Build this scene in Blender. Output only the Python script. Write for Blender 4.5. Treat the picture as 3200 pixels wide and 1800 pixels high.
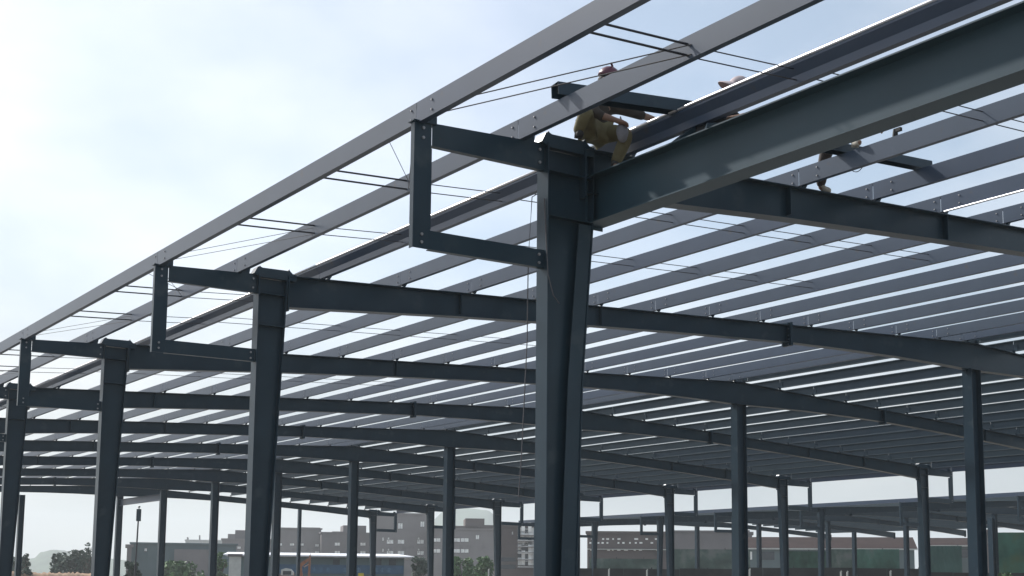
import bpy, math, random
from mathutils import Vector, Matrix
R = math.radians
random.seed(7)
for o in list(bpy.data.objects): bpy.data.objects.remove(o)
S = bpy.context.scene
COL = S.collection
# ------------------------------------------------------------------ camera, sky, sun, exposure
H = 1.6                                   # camera above the ground
F_PX, PY, YAW, PIT, ROL = 4124.9, 1298.65, R(34.3954), R(7.19027), R(0.56754)
fw = Vector((math.sin(YAW)*math.cos(PIT), math.cos(YAW)*math.cos(PIT), math.sin(PIT)))
rt = Vector((math.cos(YAW), -math.sin(YAW), 0)); up = rt.cross(fw)
rt, up = math.cos(ROL)*rt + math.sin(ROL)*up, -math.sin(ROL)*rt + math.cos(ROL)*up
cd = bpy.data.cameras.new('camera'); cam = bpy.data.objects.new('camera', cd); COL.objects.link(cam)
m = Matrix((rt, up, -fw)).transposed().to_4x4(); m.translation = (0, 0, H); cam.matrix_world = m
cd.sensor_width = 36; cd.lens = F_PX/3200*36; cd.shift_y = (PY-900)/3200
cd.clip_start = 0.1; cd.clip_end = 8000
S.camera = cam
SUN_AZ, SUN_EL = R(-16), R(41)            # azimuth from +Y towards +X
sv_sun = Vector((math.sin(SUN_AZ)*math.cos(SUN_EL), math.cos(SUN_AZ)*math.cos(SUN_EL), math.sin(SUN_EL)))
w = bpy.data.worlds.new("World"); S.world = w; w.use_nodes = True
nt = w.node_tree; bg = nt.nodes['Background']
sky = nt.nodes.new('ShaderNodeTexSky'); sky.sky_type = 'NISHITA'; sky.sun_disc = False
sky.sun_elevation = SUN_EL; sky.sun_rotation = SUN_AZ
sky.air_density = 1.0; sky.dust_density = 1.6; sky.ozone_density = 2.0; sky.altitude = 0
tcw = nt.nodes.new('ShaderNodeTexCoord'); nzw = nt.nodes.new('ShaderNodeTexNoise'); nzw.inputs['Scale'].default_value = 1.6; nzw.inputs['Detail'].default_value = 4
nzw.inputs['Roughness'].default_value = .45
mpw = nt.nodes.new('ShaderNodeMapping'); mpw.inputs['Scale'].default_value = (1, 1, 2.2); mpw.inputs['Location'].default_value = (.4, .2, .0)
nt.links.new(tcw.outputs['Generated'], mpw.inputs[0]); nt.links.new(mpw.outputs[0], nzw.inputs['Vector'])
rmw = nt.nodes.new('ShaderNodeMapRange'); rmw.inputs['From Min'].default_value = .35; rmw.inputs['From Max'].default_value = .68
rmw.inputs['To Min'].default_value = .50; rmw.inputs['To Max'].default_value = .72; nt.links.new(nzw.outputs[0], rmw.inputs['Value'])
vmx = nt.nodes.new('ShaderNodeMix'); vmx.data_type = 'RGBA'; 
spw = nt.nodes.new('ShaderNodeSeparateXYZ'); nt.links.new(tcw.outputs['Generated'], spw.inputs[0])
low = nt.nodes.new('ShaderNodeMapRange'); low.inputs['From Min'].default_value = .0; low.inputs['From Max'].default_value = .28; low.interpolation_type = 'SMOOTHSTEP'
low.inputs['To Min'].default_value = .30; low.inputs['To Max'].default_value = 0; nt.links.new(spw.outputs[2], low.inputs['Value'])   # the veil is thicker low down
adw = nt.nodes.new('ShaderNodeMath'); adw.use_clamp = True; nt.links.new(rmw.outputs[0], adw.inputs[0]); nt.links.new(low.outputs[0], adw.inputs[1])
nt.links.new(adw.outputs[0], vmx.inputs[0])
nz2 = nt.nodes.new('ShaderNodeTexNoise'); nz2.inputs['Scale'].default_value = 4.2; nz2.inputs['Detail'].default_value = 5; nt.links.new(mpw.outputs[0], nz2.inputs['Vector'])
cw = nt.nodes.new('ShaderNodeValToRGB'); nt.links.new(nz2.outputs[0], cw.inputs[0]); cw.color_ramp.elements[0].position = .36; cw.color_ramp.elements[1].position = .68
cw.color_ramp.elements[0].color = (2.05, 2.42, 2.62, 1); cw.color_ramp.elements[1].color = (4.6, 4.55, 4.4, 1); dk = nt.nodes.new('ShaderNodeMapRange'); dk.interpolation_type = 'SMOOTHSTEP'; dk.inputs['From Min'].default_value = 0; dk.inputs['From Max'].default_value = .22; dk.inputs['To Min'].default_value = .52; dk.inputs['To Max'].default_value = 1
nt.links.new(spw.outputs[2], dk.inputs['Value']); mm_ = nt.nodes.new('ShaderNodeMix'); mm_.data_type = 'RGBA'; mm_.blend_type = 'MULTIPLY'; mm_.inputs[0].default_value = 1
nt.links.new(cw.outputs[0], mm_.inputs[6]); nt.links.new(dk.outputs[0], mm_.inputs[7])
dt = nt.nodes.new('ShaderNodeVectorMath'); dt.operation = 'DOT_PRODUCT'; nrm = nt.nodes.new('ShaderNodeVectorMath'); nrm.operation = 'NORMALIZE'; nt.links.new(tcw.outputs['Generated'], nrm.inputs[0])
nt.links.new(nrm.outputs[0], dt.inputs[0]); dt.inputs[1].default_value = tuple(sv_sun)
mxz = nt.nodes.new('ShaderNodeMath'); mxz.operation = 'MAXIMUM'; nt.links.new(dt.outputs['Value'], mxz.inputs[0]); mxz.inputs[1].default_value = 0
pw = nt.nodes.new('ShaderNodeMath'); pw.operation = 'POWER'; nt.links.new(mxz.outputs[0], pw.inputs[0]); pw.inputs[1].default_value = 8      # aureole of the veiled sun
aur = nt.nodes.new('ShaderNodeMix'); aur.data_type = 'RGBA'; aur.blend_type = 'ADD'; aur.inputs[0].default_value = 1; nt.links.new(mm_.outputs[2], aur.inputs[6])
scl = nt.nodes.new('ShaderNodeMix'); scl.data_type = 'RGBA'; nt.links.new(pw.outputs[0], scl.inputs[0]); scl.inputs[6].default_value = (0,0,0,1); scl.inputs[7].default_value = (5.0, 4.0, 3.2, 1)
nt.links.new(scl.outputs[2], aur.inputs[7]); nt.links.new(aur.outputs[2], vmx.inputs[7])
nt.links.new(sky.outputs[0], vmx.inputs[6])      # thin veil of high cloud over the sky
nt.links.new(vmx.outputs[2], bg.inputs[0]); bg.inputs[1].default_value = 0.105
sd = bpy.data.lights.new('sun', 'SUN'); sd.energy = 3.0; sd.angle = R(2.0); sd.color = (1, .965, .92)
so = bpy.data.objects.new('sun', sd); COL.objects.link(so)
sv = Vector((math.sin(SUN_AZ)*math.cos(SUN_EL), math.cos(SUN_AZ)*math.cos(SUN_EL), math.sin(SUN_EL)))
so.rotation_euler = sv.to_track_quat('Z', 'Y').to_euler(); so.location = sv*200
S.view_settings.view_transform = 'Standard'; S.view_settings.look = 'None'
S.view_settings.exposure = 1.0; S.view_settings.gamma = 1
try: S.cycles.volume_bounces = 1; S.cycles.max_bounces = 8
except Exception: pass

# ------------------------------------------------------------------ helpers
def ray(x, y): return fw + rt*((x-1600)/F_PX) + up*((PY-y)/F_PX)
def at(x, y, D):                          # the place seen at photo pixel (x, y), D metres away along the ground
    d = ray(x, y); q = D/math.hypot(d.x, d.y); return Vector((d.x*q, d.y*q, H+d.z*q))
class M:
    def __init__(s): s.v = []; s.f = []; s.m = []
    def add(s, vs, fs, mi=0):
        n = len(s.v); s.v += [tuple(a) for a in vs]
        for f in fs: s.f.append([i+n for i in f]); s.m.append(mi)
        return s
    def hexa(s, vs, mi=0):                # 4 bottom (ccw from above) then 4 top
        return s.add(vs, [(3,2,1,0),(4,5,6,7),(0,1,5,4),(1,2,6,5),(2,3,7,6),(3,0,4,7)], mi)
    def box(s, x0, x1, y0, y1, z0, z1, mi=0):
        return s.hexa([(x0,y0,z0),(x1,y0,z0),(x1,y1,z0),(x0,y1,z0),(x0,y0,z1),(x1,y0,z1),(x1,y1,z1),(x0,y1,z1)], mi)
    def quadbar(s, x0, x1, zb0, zt0, zb1, zt1, y0, y1, mi=0):   # bar along X with own end heights
        return s.hexa([(x0,y0,zb0),(x1,y0,zb1),(x1,y1,zb1),(x0,y1,zb0),(x0,y0,zt0),(x1,y0,zt1),(x1,y1,zt1),(x0,y1,zt0)], mi)
    def prism(s, poly, y0, y1, mi=0):     # polygon in XZ pushed along Y
        n = len(poly)
        vs = [(x,y0,z) for x,z in poly]+[(x,y1,z) for x,z in poly]
        fs = [tuple(range(n)), tuple(range(2*n-1, n-1, -1))]+[(i, i+n, (i+1)%n+n, (i+1)%n) for i in range(n)]
        return s.add(vs, fs, mi)
    def tube(s, pts, r, n=8, mi=0, cap=True):
        pts = [Vector(p) for p in pts]; k0 = len(s.v); rs = r if isinstance(r, (list, tuple)) else [r]*len(pts)
        for i, p in enumerate(pts):
            t = (pts[min(i+1, len(pts)-1)]-pts[max(i-1, 0)]).normalized()
            a = t.cross(Vector((0,0,1))) if abs(t.z) < .95 else t.cross(Vector((1,0,0)))
            a.normalize(); b = t.cross(a)
            for j in range(n):
                th = 2*math.pi*j/n; s.v.append(tuple(p+(a*math.cos(th)+b*math.sin(th))*rs[i]))
        for i in range(len(pts)-1):
            for j in range(n):
                s.f.append([k0+i*n+j, k0+i*n+(j+1)%n, k0+(i+1)*n+(j+1)%n, k0+(i+1)*n+j]); s.m.append(mi)
        if cap:
            s.f.append([k0+j for j in range(n)][::-1]); s.m.append(mi)
            e = k0+(len(pts)-1)*n; s.f.append([e+j for j in range(n)]); s.m.append(mi)
        return s
    def ball(s, c, rx, ry, rz, n=12, k=8, mi=0, zmin=-1.0):
        k0 = len(s.v)
        for i in range(k+1):
            ph = -math.pi/2+math.pi*i/k
            for j in range(n):
                th = 2*math.pi*j/n
                s.v.append((c[0]+rx*math.cos(ph)*math.cos(th), c[1]+ry*math.cos(ph)*math.sin(th), c[2]+rz*max(zmin, math.sin(ph))))
        for i in range(k):
            for j in range(n):
                s.f.append([k0+i*n+j, k0+i*n+(j+1)%n, k0+(i+1)*n+(j+1)%n, k0+(i+1)*n+j]); s.m.append(mi)
        return s
    def mesh(s, name, mats, smooth=False):
        me = bpy.data.meshes.new(name); me.from_pydata(s.v, [], s.f)
        for q in (mats if isinstance(mats, (list, tuple)) else [mats]): me.materials.append(q)
        me.polygons.foreach_set('material_index', s.m)
        if smooth: me.polygons.foreach_set('use_smooth', [True]*len(s.f))
        me.validate(); me.update(); return me
def link(name, me, parent=None, loc=(0,0,0), rz=0):
    o = bpy.data.objects.new(name, me); COL.objects.link(o); o.location = loc; o.rotation_euler = (0,0,rz)
    if parent: o.parent = parent
    return o
def obj(name, M_, mats, parent=None, loc=(0,0,0), rz=0, smooth=False):
    return link(name, M_.mesh(name, mats, smooth), parent, loc, rz)
def tag(o, label, cat, group=None, kind='thing'):
    if label: o['label'] = label
    if cat: o['category'] = cat
    if group: o['group'] = group
    if kind: o['kind'] = kind
    return o
def thing(name, label, cat, loc=(0,0,0), rz=0, group=None):
    o = link(name, None, None, loc, rz); o.empty_display_size = .2
    return tag(o, label, cat, group)
def dup(root, loc, label):                # a copy of a thing with its parts and sub-parts
    r = root.copy(); COL.objects.link(r); r.location = loc; r['label'] = label
    for ch in list(root.children):
        c = ch.copy(); COL.objects.link(c); c.parent = r
        for g in list(ch.children):
            d = g.copy(); COL.objects.link(d); d.parent = c
    return r
ORD = ['zeroth','first','second','third','fourth','fifth','sixth','seventh','eighth','ninth','tenth','eleventh','twelfth','thirteenth','fourteenth']

def mat(name, col, rough=.6, metal=0, var=.12, scale=3.0, rnd=0.0, bump=0, stain=None, spec=.5, rust=None):
    ma = bpy.data.materials.new(name); ma.use_nodes = True; n = ma.node_tree; L = n.links; b = n.nodes['Principled BSDF']
    b.inputs['Roughness'].default_value = rough; b.inputs['Metallic'].default_value = metal
    b.inputs['Specular IOR Level'].default_value = spec
    tc = n.nodes.new('ShaderNodeTexCoord'); nz = n.nodes.new('ShaderNodeTexNoise'); nz.inputs['Scale'].default_value = scale
    nz.inputs['Detail'].default_value = 6; L.new(tc.outputs['Object'], nz.inputs['Vector'])
    rp = n.nodes.new('ShaderNodeMapRange'); rp.inputs['From Min'].default_value = .3; rp.inputs['From Max'].default_value = .7
    rp.inputs['To Min'].default_value = 1-var; rp.inputs['To Max'].default_value = 1+var; L.new(nz.outputs[0], rp.inputs['Value'])
    mx = n.nodes.new('ShaderNodeMix'); mx.data_type = 'RGBA'; mx.blend_type = 'MULTIPLY'; mx.inputs[0].default_value = 1
    mx.inputs[6].default_value = (*col, 1); L.new(rp.outputs[0], mx.inputs[7]); out = mx.outputs[2]
    if rnd:
        oi = n.nodes.new('ShaderNodeObjectInfo'); cr = n.nodes.new('ShaderNodeValToRGB')
        cr.color_ramp.elements[0].color = (1-rnd*.9, 1-rnd*.5, 1+rnd*.2, 1); cr.color_ramp.elements[1].color = (1+rnd, 1+rnd*.7, 1+rnd*.3, 1)
        L.new(oi.outputs['Random'], cr.inputs[0])
        m2 = n.nodes.new('ShaderNodeMix'); m2.data_type = 'RGBA'; m2.blend_type = 'MULTIPLY'; m2.inputs[0].default_value = 1
        L.new(out, m2.inputs[6]); L.new(cr.outputs[0], m2.inputs[7]); out = m2.outputs[2]
    if stain:
        n2 = n.nodes.new('ShaderNodeTexNoise'); n2.inputs['Scale'].default_value = stain[2]; n2.inputs['Detail'].default_value = 8
        L.new(tc.outputs['Object'], n2.inputs['Vector'])
        r2 = n.nodes.new('ShaderNodeMapRange'); r2.inputs['From Min'].default_value = stain[1]; r2.inputs['From Max'].default_value = stain[1]+.12
        L.new(n2.outputs[0], r2.inputs['Value'])
        m3 = n.nodes.new('ShaderNodeMix'); m3.data_type = 'RGBA'; L.new(r2.outputs[0], m3.inputs[0]); L.new(out, m3.inputs[6])
        m3.inputs[7].default_value = (*stain[0], 1); out = m3.outputs[2]
    if rust:
        n3 = n.nodes.new('ShaderNodeTexNoise'); n3.inputs['Scale'].default_value = 11; n3.inputs['Detail'].default_value = 9; n3.inputs['Roughness'].default_value = .7; L.new(tc.outputs['Object'], n3.inputs['Vector'])
        r3 = n.nodes.new('ShaderNodeMapRange'); r3.inputs['From Min'].default_value = .665; r3.inputs['From Max'].default_value = .74; r3.inputs['To Max'].default_value = .7; L.new(n3.outputs[0], r3.inputs['Value'])
        m4 = n.nodes.new('ShaderNodeMix'); m4.data_type = 'RGBA'; L.new(r3.outputs[0], m4.inputs[0]); L.new(out, m4.inputs[6]); m4.inputs[7].default_value = (*rust, 1); out = m4.outputs[2]
    L.new(out, b.inputs['Base Color'])
    if bump:
        bp = n.nodes.new('ShaderNodeBump'); bp.inputs['Strength'].default_value = bump; bp.inputs['Distance'].default_value = .02
        L.new(nz.outputs[0], bp.inputs['Height']); L.new(bp.outputs[0], b.inputs['Normal'])
    return ma
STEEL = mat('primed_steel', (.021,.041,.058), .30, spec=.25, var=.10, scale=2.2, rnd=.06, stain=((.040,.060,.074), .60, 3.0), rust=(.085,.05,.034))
PURL = mat('purlin_steel', (.043,.064,.098), .36, spec=.4, var=.07, scale=1.6, rnd=.13, stain=((.07,.066,.062), .68, 3))
TEALP = mat('teal_primer', (.030,.064,.088), .42, var=.14, scale=1.1, spec=.35)
PURL_SHADE = mat('shaded_purlin_steel', (.034,.058,.076), .5, var=.1, scale=1.6, rnd=.12, spec=.3)  # purlin steel with the far slope's shade put into its colour
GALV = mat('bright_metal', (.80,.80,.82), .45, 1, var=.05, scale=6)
BOLT = mat('bolt_zinc', (.30,.30,.31), .4, .6, var=.1)
ROD = mat('black_rod', (.02,.022,.03), .5, var=.1)
ROPE = mat('grey_rope', (.10,.10,.11), .9, var=.2, scale=40)
WIRE = mat('thin_wire', (.06,.06,.065), .7)

# ------------------------------------------------------------------ steel frame: dimensions (z from the ground)
XE, W_, Y1, L_ = 7.944, 17.42, 11.07, 7.5
ZT = 4.651+H; SL = .0492; XR = XE+W_
def ztop(X): X = X if X <= XR else 2*XR-X; return ZT+SL*(X-XE)
PX = [9.10+1.37*i for i in range(12)]     # purlin rows up the near slope
FPX = [26.98+1.36*i for i in range(12)]    # and down the far slope
DEP = [(8.435,.50),(10,.455),(11.4,.415),(14.2,.372),(16.5,.355),(19.4,.358),(21,.40),(22.8,.47),(24.2,.55),(25.3635,.63)]
def FY(k): return Y1+(k-1)*L_

# columns ----------------------------------------------------------------
def eave_column_parts(sg, big=False):
    """sg=+1: outer face towards -X; built in local coordinates, origin at the outer face's foot"""
    def X(v): return v*sg
    zc = ZT-.012; z1 = ZT-.06
    prof = [(.02,.335),(3.7,.462),(5.35,.59),(z1,.615)] if big else [(.02,.225),(z1,.468)]
    def inner(z):
        for (za, va), (zb, vb) in zip(prof, prof[1:]):
            if z <= zb: return va+(vb-va)*(z-za)/(zb-za)
        return prof[-1][1]
    of = M().box(min(X(0),X(.014)), max(X(0),X(.014)), -.1, .1, .02, zc)
    fl, wb = M(), M()
    for (za, va), (zb, vb) in zip(prof, prof[1:]):
        xs = sorted((X(va), X(va+.014))); xt = sorted((X(vb), X(vb+.014)))
        fl.hexa([(xs[0],-.1,za),(xs[1],-.1,za),(xs[1],.1,za),(xs[0],.1,za),(xt[0],-.1,zb),(xt[1],-.1,zb),(xt[1],.1,zb),(xt[0],.1,zb)])
        xs = sorted((X(.015), X(va-.001))); xt = sorted((X(.015), X(vb-.001)))
        wb.hexa([(xs[0],-.005,za),(xs[1],-.005,za),(xs[1],.005,za),(xs[0],.005,za),(xt[0],-.005,zb),(xt[1],-.005,zb),(xt[1],.005,zb),(xt[0],.005,zb)])
    st = []
    for z in (ZT-.31, ZT-.80):
        xx = sorted((X(.016), X(inner(z)-.003)))
        for ya_, yb_ in ((-.095, -.007), (.007, .095)): st.append(M().box(xx[0], xx[1], ya_, yb_, z, z+.012))
    cp = M(); c = [(-.075,ZT-.01),(-.02,ZT+.095),(.0,ZT+.10),(.012,ZT+.118),(.03,ZT+.10),(.06,ZT+.09),(.48,ZT+.098),(.50,ZT+.125),(.515,ZT+.10),(.56,ZT+.06),(.63,ZT+.045),(.63,ZT-.055),(.015,ZT-.055)]
    cp.prism([(X(x), z) for x, z in c], -.085, .085)
    bp = M(); xx = sorted((X(-.06), X(.42))); bp.box(xx[0], xx[1], -.16, .16, 0.0, .018)
    d = dict(outer_flange=of, inner_flange=fl, web=wb, stiffener=st, cap_plate=cp, base_plate=bp)
    if big:
        ip = M(); ztop_ = ZT-.83; w0, w1 = .20, .17; ps = [(.03, .335), (3.7, .462), (ztop_, inner(ztop_))]
        for (za, va), (zb, vb) in zip(ps, ps[1:]):
            wa, wb_ = w0+(w1-w0)*za/ztop_, w0+(w1-w0)*zb/ztop_
            q0 = sorted((X(va-wa), X(va-.001))); q1 = sorted((X(vb-wb_), X(vb-.001)))
            ip.hexa([(q0[0],-.088,za),(q0[1],-.088,za),(q0[1],-.078,za),(q0[0],-.078,za),(q1[0],-.088,zb),(q1[1],-.088,zb),(q1[1],-.078,zb),(q1[0],-.078,zb)])
        d['stiffening_plate'] = ip
    return d
def build_eave_column(label, loc, sg, group, parts):
    t = thing('steel_column', label, 'column', loc, 0, group)
    for n, q in parts.items():
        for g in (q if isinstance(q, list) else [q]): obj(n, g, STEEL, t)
    return t
ROWW = ['', 'first','second','third','fourth','fifth','sixth','seventh','eighth','ninth','last']
def lab_col(k):
    return {1: 'largest tapered grey steel column, carrying the deep tie beam and hanging rope',
            2: 'tapered grey eave column next behind the largest one along the bracket row'}.get(k,
            'tapered grey eave column, %s along the open bracketed eave' % ROWW[k])
c0 = build_eave_column(lab_col(1), (XE, FY(1), 0), 1, 'columns along the open bracketed eave', eave_column_parts(1, True))
c1 = build_eave_column(lab_col(2), (XE, FY(2), 0), 1, 'columns along the open bracketed eave', eave_column_parts(1))
for k in range(3, 11): dup(c1, (XE, FY(k), 0), lab_col(k))
XF = 2*XR-XE
f0 = None
for k in range(4, 11):
    lb = 'slim dark column of the far eave, %s counting in from the mast-and-warehouse end' % ROWW[11-k]
    lb = 'dark column under the far eave of the roof, %s from the end frame' % ROWW[11-k]
    if f0 is None: f0 = build_eave_column(lb, (XF, FY(k), 0), -1, 'columns along the far eave', eave_column_parts(-1))
    else: dup(f0, (XF, FY(k), 0), lb)
r0 = None
for k in range(2, 11):
    lb = 'straight dark column under the roof ridge, %s frame from the largest column' % ORD[k]
    lb = 'straight dark ridge column propping the %s rafter frame' % ORD[k]
    if r0 is None:
        r0 = thing('ridge_column', lb, 'column', (XR, FY(k), 0), 0, 'columns under the roof ridge'); zt = ZT+SL*W_-.625
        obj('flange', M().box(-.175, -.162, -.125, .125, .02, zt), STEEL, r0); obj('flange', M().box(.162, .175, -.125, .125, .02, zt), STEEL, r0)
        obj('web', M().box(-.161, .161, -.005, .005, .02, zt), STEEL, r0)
        obj('base_plate', M().box(-.24, .24, -.18, .18, 0, .018), STEEL, r0)
        cp = M().box(-.2, .2, -.13, .13, zt+.001, zt+.02)
        cp.prism([(-.32,zt+.10),(-.30,zt+.06),(-.2,zt-.03),(-.177,zt-.12),(-.177,zt-.001),(-.19,zt+.02)][::-1], -.006, .006)
        cp.prism([(.32,zt+.10),(.30,zt+.06),(.2,zt-.03),(.177,zt-.12),(.177,zt-.001),(.19,zt+.02)], -.006, .006)
        obj('cap_plate', cp, STEEL, r0)
    else: dup(r0, (XR, FY(k), 0), lb)

# rafters ----------------------------------------------------------------
def rafter_parts(sg):
    tf, bf, wb = M(), M(), M()
    def q(X): return (X-XR)*sg
    def bar(mm, a, b, za0, za1, zb0, zb1, y0, y1):
        if sg > 0: mm.quadbar(a, b, za0, za1, zb0, zb1, y0, y1)
        else: mm.quadbar(b, a, zb0, zb1, za0, za1, y0, y1)
    for (xa, da), (xb, db) in zip(DEP, DEP[1:]):
        a, b = q(xa), q(xb); ta, tb = ztop(xa), ztop(xb)
        bar(bf, a, b, ta-da, ta-da+.012, tb-db, tb-db+.012, -.1, .1)
        bar(wb, a, b, ta-da+.0125, ta-.0125, tb-db+.0125, tb-.0125, -.004, .004)
    xa, xb = DEP[0][0], DEP[-1][0]
    bar(tf, q(xa), q(xb), ztop(xa)-.012, ztop(xa), ztop(xb)-.012, ztop(xb), -.1, .1)
    sp = M()
    for xs in (19.45,):
        d = .36; a = sorted((q(xs-.03), q(xs-.002))); sp.box(a[0], a[1], -.125, .125, ztop(xs)-d-.07, ztop(xs)+.05)
        a = sorted((q(xs+.002), q(xs+.03))); sp.box(a[0], a[1], -.125, .125, ztop(xs)-d-.07, ztop(xs)+.05)
        for zz in (-d-.04, -d+.06, -.22, -.08, .025):
            a = sorted((q(xs-.075), q(xs-.031)))
            for yy in (-.09, .06): sp.box(a[0], a[1], yy, yy+.03, ztop(xs)+zz-.015, ztop(xs)+zz+.015)
    ep = M(); a = sorted((q(8.432), q(8.452))); ep.box(a[0], a[1], -.11, .11, ztop(8.5)-.56, ztop(8.5)-.02)
    stf = []
    for xs in (11.6, 14.6):
        g = M(); a = sorted((q(xs), q(xs+.01))); g.box(a[0], a[1], -.09, -.006, ztop(xs)-.36, ztop(xs)-.014); stf.append(g)
    cl = []
    for x in (PX+[25.14] if sg > 0 else [2*XR-v for v in FPX]+[25.14]):
        g = M(); z = ztop(x); a, b = (.03, .085)
        pts = [(q(x+.012)*1, 0)]
        def X(v): return q(x)+v*sg
        lo, hi = z-.002, z+.085
        xs0, xs1, xt0, xt1 = X(.0), X(.05), X(.055), X(.105)
        if sg < 0: xs0, xs1, xt0, xt1 = xs1, xs0, xt1, xt0
        g.hexa([(xs0,-.06,lo),(xs1,-.06,lo),(xs1,-.02,lo),(xs0,-.02,lo),(xt0,-.06,hi),(xt1,-.06,hi),(xt1,-.02,hi),(xt0,-.02,hi)])
        aa = sorted((X(.012), X(.022))); g.box(aa[0], aa[1], -.12, .0, z+.08, z+.22)
        cl.append(g)
    return tf, bf, wb, sp, ep, stf, cl
def build_rafter(label, k, sg, group):
    t = thing('roof_rafter', label, 'rafter', (XR, FY(k), 0), 0, group); tf, bf, wb, sp, ep, stf, cl = rafter_parts(sg)
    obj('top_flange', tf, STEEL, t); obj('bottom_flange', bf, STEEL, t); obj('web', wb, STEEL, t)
    obj('splice_plate', sp, STEEL, t); obj('end_plate', ep, STEEL, t)
    for g in stf: obj('stiffener', g, STEEL, t)
    for g in cl: obj('purlin_cleat', g, STEEL, t)
    return t
def lab_raf(k, far):
    if far: return 'dark tapered rafter running down from the %s ridge column to the far eave' % ROWW[k]
    return 'dark tapered rafter rising from the %s eave column to the ridge' % ('largest' if k == 1 else ROWW[k])
rn = build_rafter(lab_raf(1, 0), 1, 1, 'rafters of the near roof slope')
for k in range(2, 11): dup(rn, (XR, FY(k), 0), lab_raf(k, 0))
rf = build_rafter(lab_raf(2, 1), 2, -1, 'rafters of the far roof slope')
for k in range(3, 11): dup(rf, (XR, FY(k), 0), lab_raf(k, 1))

# eave brackets ----------------------------------------------------------
def bracket_parts(sg):
    po, ta, ba = M(), M(), M()
    def bx(mm, x0, x1, *r): a = sorted((x0*sg, x1*sg)); mm.box(a[0], a[1], *r)
    x0 = -1.60; y0, y1 = -.035, .035; z0, z1 = 3.268+H, 4.555+H
    bx(po, x0, x0+.008, y0, y1, z0, z1); bx(po, x0+.008, x0+.198, y0, y0+.008, z0, z1); bx(po, x0+.198, x0+.206, y0, y1, z0+.21, z1-.25)
    bx(po, x0-.02, x0+.25, y0-.02, y1+.03, z1+.0005, z1+.012)
    def arm(mm, xa, xb, zb0, zt0, zb1, zt1):
        for (u0, u1, v0, v1) in ((0,.008,y0,y1),(None,None,y0,y0+.008),('t',0,y0,y1)):
            if u0 == 0: a = (zb0, zb0+.008, zb1, zb1+.008)
            elif u0 == 't': a = (zt0-.008, zt0, zt1-.008, zt1)
            else: a = (zb0+.008, zt0-.008, zb1+.008, zt1-.008)
            if sg > 0: mm.quadbar(xa, xb, a[0], a[1], a[2], a[3], v0, v1)
            else: mm.quadbar(-xb, -xa, a[2], a[3], a[0], a[1], v0, v1)
    arm(ta, x0+.207, -.002, 4.335+H, 4.572+H, 4.345+H, 4.640+H)
    arm(ba, x0+.199, -.002, 3.270+H, 3.462+H, 3.285+H, 3.478+H)
    g = M(); bx(g, x0+.10, x0+.28, .0, .008, 4.57+H, 4.66+H)
    g2 = M()
    xs = sorted((-.30*sg, -.16*sg)); g2.prism([(-.33*sg, 4.627+H), (-.12*sg, 4.637+H), (-.10*sg, 4.76+H), (-.27*sg, 4.72+H)], -.005, .004)
    return po, ta, ba, g, g2
def build_bracket(label, loc, sg, group):
    t = thing('eave_bracket', label, 'bracket', loc, 0, group); po, ta, ba, g, g2 = bracket_parts(sg)
    for bx_, bz_ in ((-.07,4.42),(-.07,4.56),(-.07,3.33),(-.07,3.42),(-1.50,4.40),(-1.50,4.50),(-1.50,3.33),(-1.50,3.41)):
        obj('bolt', M().tube([(bx_*sg,-.0355,bz_+H),(bx_*sg,-.052,bz_+H)], .016, 6), BOLT, t)
    obj('post', po, STEEL, t); obj('top_arm', ta, STEEL, t); obj('bottom_arm', ba, STEEL, t); obj('purlin_cleat', g, STEEL, t); obj('purlin_cleat', g2, STEEL, t)
    return t
def lab_br(k): return 'open rectangular steel bracket reaching out from the %s eave column' % ('largest' if k == 1 else ROWW[k])
b0 = build_bracket(lab_br(1), (XE, FY(1), 0), 1, 'brackets along the open eave')
for k in range(2, 11): dup(b0, (XE, FY(k), 0), lab_br(k))
b1 = None
for k in range(4, 11):
    lb = 'small open bracket on the far-eave column, %s from the end frame' % ROWW[11-k]
    if b1 is None: b1 = build_bracket(lb, (XF, FY(k), 0), -1, 'brackets along the far eave')
    else: dup(b1, (XF, FY(k), 0), lb)

# purlins ----------------------------------------------------------------
def c_profile(h, wd, sg, t=.004, bolts=True):
    """C section along Y, web on the -X side when sg=+1, origin at the web's foot"""
    g = M(); y0, y1 = -L_/2+.004, L_/2-.004
    def bx(a, b, *r):
        a, b = sorted((a*sg, b*sg)); g.box(a, b, *r)
    bx(0, t, y0, y1, 0, h); bx(t+.0002, wd, y0, y1, .0, t); bx(t+.0002, wd, y0, y1, h-t, h)
    bx(wd-t, wd-.0002, y0, y1, t+.0002, .02); bx(wd-t, wd-.0002, y0, y1, h-.02, h-t-.0002)
    if bolts:
        for ye in (-L_/2+.10, L_/2-.30):
            for zz in (.055, h-.06):
                a, b = sorted((-.012*sg, -.0002*sg)); g.box(a, b, ye-.008, ye+.008, zz-.008, zz+.008, 1)
    return g
ME_P = c_profile(.222, .068, 1).mesh('roof_purlin', [PURL, BOLT]); ME_PF = c_profile(.258, .072, -1).mesh('roof_purlin', [PURL_SHADE, BOLT])
ME_FA = c_profile(.215, .075, 1).mesh('fascia_purlin', [PURL, BOLT]); ME_FAF = c_profile(.215, .075, -1).mesh('fascia_purlin', [PURL, BOLT])
def bayname(b):
    return 'cut off by the frame edge before the largest column' if b == 0 else ''
def lab_bay(b):
    return 'before the largest column' if b == 0 else 'right behind the largest column' if b == 1 else 'behind the %s frame' % ROWW[b]
def vis(X, b, z):
    for i in range(13):
        v = Vector((X, Y1+(b-1)*L_+L_*i/12, z-H)); d = v.dot(fw)
        if d > .5:
            x = 1600+F_PX*v.dot(rt)/d; y = PY-F_PX*v.dot(up)/d
            if -60 < x < 3260 and -90 < y < 1850: return True
    return False
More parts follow.
